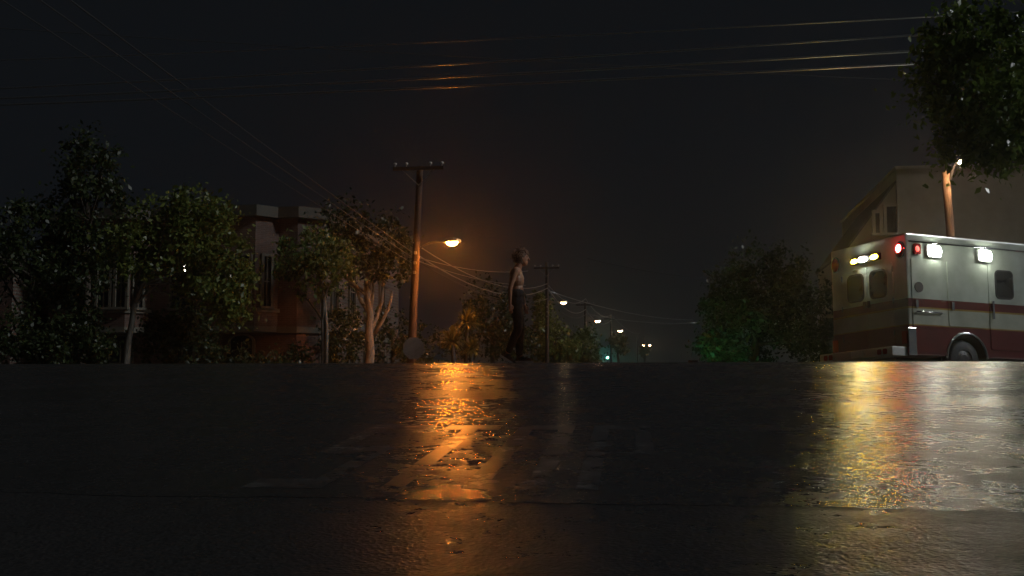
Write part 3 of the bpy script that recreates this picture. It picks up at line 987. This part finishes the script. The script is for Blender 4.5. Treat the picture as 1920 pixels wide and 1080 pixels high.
def bay(x0, x1, d, name='bay'):
    poly = [(x0, 0.01, ZB + 0.13), (x0 + d * 0.8, -d, ZB + 0.13), (x1 - d * 0.8, -d, ZB + 0.13), (x1, 0.01, ZB + 0.13)]
    w = MB().prism(poly, (0, 0, H - 0.47 - ZB - 0.13)).build('bay', M_BRICK, bb)
    o = 0.10
    for z0, z1 in ((ZB - 0.10, ZB + 0.13), (zz(583) - 0.06, zz(583) + 0.10), (H - 0.46, H - 0.02)):
        oo = o if z0 < H - 1 else 0.28
        MB().prism([(x0 - oo, 0.012, z0), (x0 + d * .8 - oo * .5, -d - oo, z0), (x1 - d * .8 + oo * .5, -d - oo, z0), (x1 + oo, 0.012, z0)], (0, 0, z1 - z0)).build('bay_band', M_CREAM if z0 < H - 1 else M_TRIMDARK, w)
    return w
wz, wh = zz(575), zz(482) - zz(575)
for x0, x1 in ((-4.55, -1.55), (-9.55, -7.05)):
    w_ = bay(x0, x1, 0.85)
    xm = (x0 + x1) / 2
    window(bb, xm - 0.36, wz, 0.50, wh, -0.86)
    window(bb, xm + 0.40, wz, 0.42, wh, -0.86)
    window(bb, x1 - 0.34, wz, 0.32, wh, -0.44, yaw=R(51))
    window(bb, x0 + 0.34, wz, 0.32, wh, -0.44, yaw=R(-51))
for x in (-3.05, -5.6, -8.3, -10.4):
    window(bb, x, 0.9, 0.95, zz(640) - 0.9, -0.005, arch=True)
window(bb, -5.75, wz, 0.7, wh, -0.005)
window(bb, -10.7, wz, 0.7, wh, -0.005)
for yy in (2.6, 5.2, 7.8, 10.4):
    window(bb, 0.005, wz, 0.8, wh, yy, yaw=R(90))
    window(bb, 0.005, 0.9, 0.9, 1.6, yy, yaw=R(90))

# globe lamp on the brick building
G_GLOBE = glow('globe_lamp', (1.0, 0.90, 0.72), 16.0)
gl = at(350, 503, 43.6)
glb = empty('globe_lamp', gl)
tag(glb, 'small white globe lamp shining through the leaves at the left', 'lamp')
MB().ell((0, 0, 0), 0.13, 16, 10).build('globe', G_GLOBE, glb, smooth=True)
MB().tube([(0, 0, 0.12), (0, 0, 0.2), (0.05, 0.3, 0.24), (0.1, 1.15, 0.2)], 0.025, 8).build('bracket', M_DARKMETAL, glb)

# far-left brick house
lh = facade_empty('brick_house', 18, 47.0, 'plain red brick house at the left edge behind the dark tree')
MB().box(-9, 0, 0, 9, -0.6, 5.6).build('wall', M_BRICK, lh)
MB().box(-9.2, 0.2, -0.2, 9.2, 5.6, 5.9).build('cornice', M_CREAM, lh)
for x in (-1.2, -3.6, -6.0):
    for z in (0.9, 3.4):
        window(lh, x, z, 0.8, 1.5, -0.005)

# olive building at the right, with a raked wing toward the street
rb = facade_empty('stucco_building', 1691, 41.0, 'tall plain olive stucco building with a raked pale wing behind the ambulance')
rz = rb.location.z
zr = lambda py: at(1691, py, 41.0).z - rz
HR = zr(317)
MB().box(0, 16, 0, 14, -0.8, HR).build('wall', M_STUCCO, rb)
MB().box(-0.05, 16.05, -0.06, 14.1, HR, HR + 0.10).build('parapet_cap', M_STUCCO, rb)
HW = zr(342)
slope = (zr(342) - zr(439)) / pr(73, 41.0)
wx = -pr(91, 41.0)
MB().prism([(-0.004, 0.15, -0.8), (wx, 0.15, -0.8), (wx, 0.15, HW + slope * wx), (-0.004, 0.15, HW)], (0, 9, 0)).build('raked_wing', M_STUCCO2, rb)
MB().prism([(-0.004, 0.05, HW + 0.002), (wx - 0.1, 0.05, HW + slope * (wx - 0.1) + 0.002), (wx - 0.1, 0.05, HW + slope * (wx - 0.1) + 0.10), (-0.004, 0.05, HW + 0.10)], (0, 9.2, 0)).build('raked_roof', M_ROOF, rb)
window(rb, -pr(10, 41), zr(436), pr(18, 41), zr(386) - zr(436), 0.14, M_STUCCO2, mull=False)
window(rb, -pr(36, 41), zr(436), pr(8, 41), zr(398) - zr(436), 0.14, M_STUCCO2, mull=False)

# ------------------------------------------------------------------ ambulance (local: x forward, y left, z up)
ac = at(1708, 690, 22.4)
hd = Vector((0.932, 0.362, 0)).normalized()
slope_u = (prof(uv_of(ac.x, ac.y)[0] + 1.5) - prof(uv_of(ac.x, ac.y)[0])) / 1.5
nrm = Vector((-slope_u * US.x, -slope_u * US.y, 1)).normalized()
fwd = (hd - nrm * hd.dot(nrm)).normalized()
lft = nrm.cross(fwd)
amb = empty('ambulance')
org = Vector((ac.x, ac.y, gz(ac.x, ac.y) + 0.012)) + lft * 1.2
amb.matrix_world = Matrix(((fwd.x, lft.x, nrm.x, org.x), (fwd.y, lft.y, nrm.y, org.y), (fwd.z, lft.z, nrm.z, org.z), (0, 0, 0, 1)))
tag(amb, 'white box ambulance with red stripes and lit roof lights parked at the right', 'ambulance')
HB, LB, WX, WR = 2.89, 4.1, 1.42, 0.49
arch = [(WX + WR * math.cos(R(t)), 0.42 + WR * math.sin(R(t))) for t in range(-5, 186, 10)]
profile = [(0, 0.56), (0, HB), (LB, HB), (LB, 0.44)] + [(WX + WR + 0.02, 0.44)] + arch[1:-1] + [(WX - WR - 0.02, 0.44), (0.15, 0.44)]
MB().prism([(x, -1.2, z) for x, z in profile], (0, 2.4, 0)).build('module_body', M_LIVERY, amb, bevel=0.035)
MB().box(0.2, LB + 1.6, -0.55, 0.55, 0.38, 0.60).build('chassis', M_BLACK, amb)
# rear doors, slightly proud of the back, with rounded windows and handles
def rounded(y0, y1, z0, z1, r, n=5):
    pts = []
    for cy, cz, a0 in ((y1 - r, z1 - r, 0), (y0 + r, z1 - r, 90), (y0 + r, z0 + r, 180), (y1 - r, z0 + r, 270)):
        for k in range(n + 1):
            t = R(a0 + 90 * k / n)
            pts.append((cy + r * math.cos(t), cz + r * math.sin(t)))
    return pts
for s in (-1, 1):
    y0, y1 = (0.012, 0.80) if s > 0 else (-0.80, -0.012)
    door = MB().prism([(-0.022, y, z) for y, z in rounded(y0, y1, 0.66, 2.36, 0.05)], (0.018, 0, 0)).build('rear_door', M_LIVERY, amb)
    yc = s * 0.36
    MB().prism([(-0.040, y, z) for y, z in rounded(yc - 0.27, yc + 0.27, 1.66, 2.26, 0.13)], (0.02, 0, 0)).build('window_seal', M_BLACK, door)
    MB().prism([(-0.046, y, z) for y, z in rounded(yc - 0.235, yc + 0.235, 1.695, 2.225, 0.11)], (0.012, 0, 0)).build('window_pane', M_GLASS, door)
    MB().box(-0.07, -0.02, s * 0.06 - 0.03, s * 0.06 + 0.03, 1.50, 1.64).build('handle', M_BLACK, door, bevel=0.008)
    for hz in (0.85, 1.5, 2.15):
        MB().tube([(-0.034, s * 0.81, hz), (-0.034, s * 0.81, hz + 0.12)], 0.016, 8).build('hinge', M_CHROME, door)
MB().box(-0.06, -0.02, 0.27, 0.40, 2.315, 2.345).build('grab_lamp', M_CHROME, amb)
# rear step bumper with lamps
step = MB().box(-0.40, -0.02, -1.16, 1.16, 0.42, 0.60).build('rear_step', M_TREAD, amb, bevel=0.015)
for y in (-0.95, -0.78, 0.78, 0.95):
    MB().prism([(-0.412, yy, z) for yy, z in rounded(y - 0.06, y + 0.06, 0.455, 0.565, 0.03)], (0.02, 0, 0)).build('tail_lamp', M_REDLENS, step)
MB().prism([(-0.412, yy, z) for yy, z in rounded(-0.25, 0.10, 0.45, 0.58, 0.01)], (0.02, 0, 0)).build('number_plate', M_WHITEPAINT, step)
for s in (-1, 1):
    MB().box(-0.03, 0.16, s * 1.205 - 0.012, s * 1.205 + 0.012, 0.44, 0.98).build('corner_guard', M_CHROME, amb, bevel=0.006)
    MB().box(-0.05, -0.002, s * 1.10 - 0.07, s * 1.10 + 0.07, 0.66, 0.92).build('tail_lamp', M_ORANGELENS if s > 0 else M_REDLENS, amb, bevel=0.015)
# lights along the top of the back
G_AMBER = glow('amber_flasher', (1.0, 0.60, 0.02), 300.0)
G_WHITEBAR = glow('white_flasher', (0.95, 1.0, 0.82), 170.0)
G_RED = glow('red_flasher', (1.0, 0.04, 0.045), 110.0)
G_REDSMALL = glow('red_marker', (1.0, 0.10, 0.08), 2.2)
G_FLOOD = glow('scene_flood', (0.96, 1.0, 0.82), 85.0)
bar = MB().box(-0.07, -0.002, -0.46, 0.46, 2.46, 2.60).build('rear_light_bar', M_BLACK, amb, bevel=0.01)
for y0, y1, mt in ((-0.45, -0.17, G_AMBER), (-0.10, 0.20, G_WHITEBAR), (0.21, 0.45, G_AMBER)):
    MB().ell((-0.072 if mt is G_WHITEBAR else -0.060, (y0 + y1) / 2, 2.53), (0.035 if mt is G_WHITEBAR else 0.020, (y1 - y0) / 2, 0.055), 16, 10).build('flasher', mt, bar, smooth=True)
for s in (-1, 1):
    rl = MB().ell((-0.015, s * 1.04, 2.56), (0.05, 0.11, 0.15), 16, 10).build('corner_beacon', M_REDLENS, amb, smooth=True)
    MB().tube([(-0.004 - 0.001, s * 1.04 + 0.125 * math.cos(t), 2.56 + 0.165 * math.sin(t)) for t in [2 * math.pi * k / 20 for k in range(21)]], 0.012, 6, cap=False).build('bezel', M_CHROME, rl)
    if s < 0:
        MB().ell((-0.05, s * 1.04, 2.585), (0.03, 0.075, 0.085), 14, 8).build('lit_lens', G_RED, rl, smooth=True)
# right side: floods, markers, compartment doors, side door with window
def on_side(mb):
    return mb
for x0, x1 in ((0.48, 0.86), (1.78, 2.16)):
    xm_ = (x0 + x1) / 2
    fh = MB().prism([(x, -1.199, z) for x, z in rounded(x0, x1, 2.42, 2.68, 0.06)], (0, -0.05, 0)).build('flood_lamp', M_WHITEPAINT, amb, bevel=0.01)
    MB().ell((xm_, -1.25, 2.55), (0.165, 0.085, 0.105), 18, 10).build('flood_lens', G_FLOOD, fh, smooth=True)
for x in (0.25, 3.75):
    mk = MB().prism([(xx, -1.204, zz_) for xx, zz_ in rounded(x - 0.09, x + 0.09, 2.46, 2.68, 0.04)], (0, -0.035, 0)).build('side_marker', M_REDLENS, amb)
    MB().ell((x, -1.243, 2.57), (0.05, 0.015, 0.06), 12, 8).build('lit_lens', G_REDSMALL, mk, smooth=True)
for (x0, x1, z0, z1) in ((0.10, 0.86, 0.98, 2.38), (0.10, 0.86, 0.50, 0.95), (2.05, 2.95, 0.62, 2.40), (3.05, 4.0, 0.62, 2.40), (1.0, 1.92, 1.05, 2.38)):
    d = MB().prism([(x, -1.216, z) for x, z in rounded(x0, x1, z0, z1, 0.04)], (0, 0.014, 0)).build('side_door' if z1 > 1 else 'locker_door', M_LIVERY, amb)
    if x0 == 2.05:
        MB().prism([(x, -1.232, z) for x, z in rounded(2.22, 2.70, 1.68, 2.28, 0.10)], (0, 0.015, 0)).build('window_seal', M_BLACK, d)
        MB().prism([(x, -1.238, z) for x, z in rounded(2.25, 2.67, 1.71, 2.25, 0.08)], (0, 0.008, 0)).build('window_pane', M_GLASS, d)
        MB().box(2.10, 2.14, -1.26, -1.22, 1.25, 1.62).build('handle', M_CHROME, d)
    elif z1 > 1:
        MB().box(x0 + 0.06, x0 + 0.12, -1.245, -1.216, 1.38, 1.54).build('handle', M_CHROME, d)
MB().tube([(0.16, -1.225, 1.28), (0.16, -1.26, 1.30), (0.78, -1.26, 1.30), (0.78, -1.225, 1.28)], 0.017, 8).build('grab_rail', M_CHROME, amb, smooth=True)
MB().tube([(0.26, -1.218, 1.80), (0.26, -1.235, 1.80)], 0.105, 16).build('vent_cap', M_BLACK, amb)
MB().tube([(0.06, -1.208, 2.72), (LB - 0.06, -1.208, 2.72)], 0.018, 8).build('drip_rail', M_CHROME, amb, smooth=True)
for s in (-1, 1):
    ring = [(WX + (WR + 0.02) * math.cos(R(t)), s * 1.208, 0.42 + (WR + 0.02) * math.sin(R(t))) for t in range(0, 181, 10)]
    MB().tube(ring, 0.026, 8).build('wheel_arch', M_CHROME, amb, smooth=True)
def wheel(x, y, s):
    prof_ = [(0.20, 0.0), (0.34, 0.0), (0.385, 0.03), (0.40, 0.08), (0.40, 0.17), (0.385, 0.22), (0.30, 0.25)]
    n = 28
    vs_, fs = [], []
    for r_, d in prof_:
        for k in range(n):
            t = 2 * math.pi * k / n
            vs_.append((x + r_ * math.cos(t), y - s * d, 0.40 + r_ * math.sin(t)))
    for i in range(len(prof_) - 1):
        for k in range(n):
            fs.append((i * n + k, i * n + (k + 1) % n, (i + 1) * n + (k + 1) % n, (i + 1) * n + k))
    w = MB().add(vs_, fs).build('wheel', M_RUBBER, amb, smooth=True)
    MB().tube([(x, y - s * 0.12, 0.40), (x, y - s * 0.03, 0.40), (x, y + s * 0.0, 0.40)], [0.205, 0.20, 0.10], 24).build('rim', M_DARKMETAL, w, smooth=False)
    for k in range(8):
        t = 2 * math.pi * k / 8
        MB().ell((x + 0.13 * math.cos(t), y - s * 0.015, 0.40 + 0.13 * math.sin(t)), 0.018, 8, 6).build('wheel_nut', M_CHROME, w)
for x in (WX, 5.35):
    for s in (-1, 1):
        wheel(x, s * 1.13, s)
# cab ahead of the box (out of the frame)
cabp = [(LB + 0.003, 0.50), (LB + 0.003, 2.12), (LB + 0.95, 2.10), (LB + 1.55, 1.38), (LB + 2.35, 1.20), (LB + 2.42, 0.55), (5.35 + 0.45, 0.50), (5.35 + 0.32, 0.78), (5.35, 0.88), (5.35 - 0.32, 0.78), (5.35 - 0.45, 0.50)]
MB().prism([(x, -0.98, z) for x, z in cabp], (0, 1.96, 0)).build('cab_body', M_LIVERY, amb, bevel=0.05)
for s in (-1, 1):
    MB().prism([(LB + 0.15, s * 0.985, 1.42), (LB + 0.15, s * 0.985, 2.0), (LB + 0.85, s * 0.985, 1.98), (LB + 1.3, s * 0.985, 1.42)], (0, s * 0.01, 0)).build('cab_window', M_GLASS, amb)
    MB().box(LB + 2.38, LB + 2.45, s * 0.72 - 0.15, s * 0.72 + 0.15, 0.85, 1.02).build('headlight', M_PORCELAIN, amb, bevel=0.02)
    MB().box(LB + 1.2, LB + 1.3, s * 1.12 - 0.10, s * 1.12 + 0.10, 1.35, 1.65).build('mirror', M_BLACK, amb, bevel=0.02)
wsn = Vector((0.72, 0, 0.60)).normalized() * 0.012
MB().prism([Vector((LB + 1.0, -0.85, 2.04)) + wsn, Vector((LB + 1.0, 0.85, 2.04)) + wsn, Vector((LB + 1.52, 0.88, 1.42)) + wsn, Vector((LB + 1.52, -0.88, 1.42)) + wsn], wsn).build('windscreen', M_GLASS, amb)

# ------------------------------------------------------------------ person, in profile, mid-stride to the right (local x forward, -y = right side)
def remeshed(mb, name, mat, parent, voxel, smooth_it=6):
    o = mb.build(name, mat, parent, smooth=True)
    md = o.modifiers.new('r', 'REMESH')
    md.mode = 'VOXEL'
    md.voxel_size = voxel
    sm = o.modifiers.new('s', 'SMOOTH')
    sm.factor = 0.5
    sm.iterations = smooth_it
    dg = bpy.context.evaluated_depsgraph_get()
    me = bpy.data.meshes.new_from_object(o.evaluated_get(dg))
    old = o.data
    o.modifiers.clear()
    o.data = me
    bpy.data.meshes.remove(old)
    me.polygons.foreach_set('use_smooth', [True] * len(me.polygons))
    return o

def cap(mb, p0, p1, r0, r1, n=12):
    p0, p1 = Vector(p0), Vector(p1)
    mb.tube([p0, p1], [r0, r1], n)
    mb.ell(p0, r0, n, 8)
    mb.ell(p1, r1, n, 8)

pu, pv = 17.25, -2.46
pl = S(pu, pv, 0.012)
pl.x = at(969, 600, pl.y).x
body = MB()
# legs' skin only at ankles; torso, arms, neck, head
body.ell((0.00, 0, 1.00), (0.115, 0.155, 0.13))
body.ell((0.005, 0, 1.12), (0.10, 0.135, 0.13))
body.ell((0.00, 0, 1.27), (0.115, 0.16, 0.15))
body.ell((-0.01, 0, 1.37), (0.10, 0.175, 0.10))
cap(body, (-0.012, -0.15, 1.415), (-0.012, 0.15, 1.415), 0.05, 0.05)
cap(body, (-0.005, 0, 1.40), (0.045, 0, 1.53), 0.062, 0.052)
# head
hc = Vector((0.075, 0, 1.615))
body.ell(hc, (0.096, 0.076, 0.112), 18, 12)
body.ell(hc + Vector((0.035, 0, -0.065)), (0.058, 0.056, 0.060))
body.ell(hc + Vector((0.062, 0, -0.098)), (0.024, 0.030, 0.020))
cap(body, hc + Vector((0.092, 0, 0.012)), hc + Vector((0.115, 0, -0.028)), 0.010, 0.015)
body.ell(hc + Vector((0.088, 0, -0.062)), (0.014, 0.024, 0.010))
body.ell(hc + Vector((0.082, 0, 0.030)), (0.018, 0.050, 0.012))
for s in (-1, 1):
    body.ell(hc + Vector((0.0, s * 0.079, -0.01)), (0.022, 0.010, 0.032))
# arms: right arm hangs a little behind, left arm a little forward
def arm(sy, sh, el, wr, hand_dir):
    sh, el, wr = Vector(sh), Vector(el), Vector(wr)
    cap(body, sh, el, 0.046, 0.035)
    cap(body, el, wr, 0.036, 0.024)
    d = Vector(hand_dir).normalized()
    palm = wr + d * 0.055
    body.ell(palm, (0.028, 0.018, 0.048), 12, 8)
    fw = Vector((1, 0, 0))
    fw = (fw - d * fw.dot(d)).normalized()
    for k, L in enumerate((0.062, 0.072, 0.066, 0.052)):
        b0 = palm + d * 0.030 + fw * (0.021 - 0.0145 * k)
        b1 = b0 + d * L * 0.5
        b2 = b1 + (d + Vector((0.15, -sy * 0.45, 0))).normalized() * L * 0.5
        cap(body, b0, b1, 0.0088, 0.0082, 8)
        cap(body, b1, b2, 0.0082, 0.007, 8)
    t0 = wr + d * 0.03 + fw * 0.018
    t1 = t0 + (d + fw * 0.9).normalized() * 0.035
    cap(body, t0, t1, 0.011, 0.010, 8)
    cap(body, t1, t1 + d * 0.03, 0.010, 0.008, 8)
arm(-1, (-0.015, -0.195, 1.405), (-0.10, -0.225, 1.13), (-0.105, -0.215, 0.90), (0.12, 0, -1))
arm(1, (-0.015, 0.195, 1.405), (0.03, 0.225, 1.13), (0.12, 0.215, 0.91), (0.25, 0, -1))
# ankles
RA, LA = Vector((-0.145, -0.09, 0.125)), Vector((0.055, 0.09, 0.085))
cap(body, RA + Vector((0.03, 0, 0.12)), RA, 0.042, 0.036)
cap(body, LA + Vector((-0.01, 0, 0.14)), LA, 0.042, 0.036)
# legs beneath the trousers keep the body one surface
cap(body, (0, -0.085, 0.97), (0.02, -0.09, 0.52), 0.075, 0.050)
cap(body, (0.02, -0.09, 0.52), RA + Vector((0.03, 0, 0.12)), 0.050, 0.040)
cap(body, (0, 0.085, 0.97), (0.055, 0.09, 0.53), 0.075, 0.050)
cap(body, (0.055, 0.09, 0.53), LA + Vector((-0.01, 0, 0.14)), 0.050, 0.040)
person = remeshed(body, 'person', M_SKIN, None, 0.0055, 3)
tag(person, 'slim person with tousled brown hair and dark trousers, mid-stride facing right', 'person')
person.location = pl
tr_ = MB()
cap(tr_, (0, -0.05, 1.03), (0, 0.05, 1.03), 0.128, 0.128)
cap(tr_, (0, -0.045, 0.95), (0, 0.045, 0.95), 0.132, 0.132)
cap(tr_, (0, -0.085, 0.94), (0.02, -0.092, 0.52), 0.100, 0.072)
cap(tr_, (0.02, -0.092, 0.52), RA + Vector((0.025, 0, 0.07)), 0.070, 0.056)
cap(tr_, (0, 0.085, 0.94), (0.055, 0.092, 0.53), 0.100, 0.072)
cap(tr_, (0.055, 0.092, 0.53), LA + Vector((-0.015, 0, 0.06)), 0.070, 0.058)
trousers = remeshed(tr_, 'trousers', M_DENIM, person, 0.012, 4)
dt = bpy.data.textures.new('folds', 'CLOUDS')
dt.noise_scale = 0.10
dm = trousers.modifiers.new('folds', 'DISPLACE')
dm.texture = dt
dm.strength = 0.022
dm.mid_level = 0.5
def shoe(ank, pitch):
    rot = Matrix.Rotation(pitch, 3, 'Y')
    up = MB()
    up.ell((0.055, 0, 0.045), (0.125, 0.044, 0.045))
    up.ell((0.0, 0, 0.075), (0.060, 0.040, 0.055))
    so = MB()
    so.prism([(0.055 + 0.145 * math.cos(t), 0.050 * math.sin(t) * (1.0 + 0.15 * math.cos(t)), 0.0) for t in [2 * math.pi * k / 20 for k in range(20)]], (0, 0, 0.034))
    for mb, nm, mt in ((up, 'shoe', M_SHOE), (so, 'shoe_sole', M_SOLE)):
        mb.v = [tuple(rot @ Vector(p) + off_) for p in mb.v] if False else [tuple(rot @ (Vector(p) - Vector((0, 0, 0.085))) + ank) for p in mb.v]
        mb.build(nm, mt, person, smooth=(nm == 'shoe'))
shoe(RA, R(33))
shoe(LA, R(0))
# hair: a cap plus many tousled tufts
hb = MB()
hb.ell(hc + Vector((-0.022, 0, 0.034)), (0.104, 0.092, 0.102), 20, 14)
hb.ell(hc + Vector((-0.055, 0, -0.01)), (0.065, 0.078, 0.085))
hb.ell(hc + Vector((0.045, 0, 0.088)), (0.060, 0.070, 0.040))
hair = remeshed(hb, 'hair', M_HAIR, person, 0.008, 2)
hm = MB()
rnd = random.Random(5)
for k in range(900):
    d = Vector((rnd.gauss(0, 1), rnd.gauss(0, 1), rnd.gauss(0.25, 1))).normalized()
    if d.x > 0.35 and d.z < 0.35:
        continue
    if d.z < -0.75:
        continue
    p = hc + Vector((-0.022, 0, 0.030)) + Vector((d.x * 0.100, d.y * 0.088, d.z * 0.098))
    t = Vector((0.35, rnd.uniform(-.8, .8), -0.9))
    t = (t - d * t.dot(d)).normalized()
    L = rnd.uniform(0.045, 0.095)
    e = p + t * L * 0.8 + d * L * rnd.uniform(0.15, 0.65)
    m_ = p + t * L * 0.35 + d * L * 0.45
    sd = d.cross(t).normalized() * rnd.uniform(0.003, 0.006)
    hm.add([p - sd, p + sd, m_ + sd, m_ - sd, e], [(0, 1, 2, 3), (3, 2, 4)])
hm.build('hair_tufts', L_HAIR, hair)
for s in (-1, 1):
    MB().ell(hc + Vector((0.083, s * 0.030, 0.010)), (0.010, 0.013, 0.008), 10, 6).build('eye', M_EYE, person, smooth=True)
MB().ell(hc + Vector((0.096, 0, -0.060)), (0.007, 0.020, 0.006), 10, 6).build('mouth', M_LIP, person, smooth=True)

# ------------------------------------------------------------------ damp night air
hz_m = bpy.data.materials.new('damp_air')
hz_m.use_nodes = True
nt = hz_m.node_tree
nt.nodes.remove(nt.nodes['Principled BSDF'])
pv_ = N(nt, 'ShaderNodeVolumePrincipled')
pv_.inputs['Color'].default_value = (0.92, 0.95, 0.95, 1)
pv_.inputs['Density'].default_value = 0.0014
pv_.inputs['Anisotropy'].default_value = 0.87
nt.links.new(pv_.outputs['Volume'], nt.nodes['Material Output'].inputs['Volume'])
haze = MB().box(-950, 950, -60, 1600, -14.0, 24.0).build('haze', hz_m)
haze['kind'] = 'stuff'
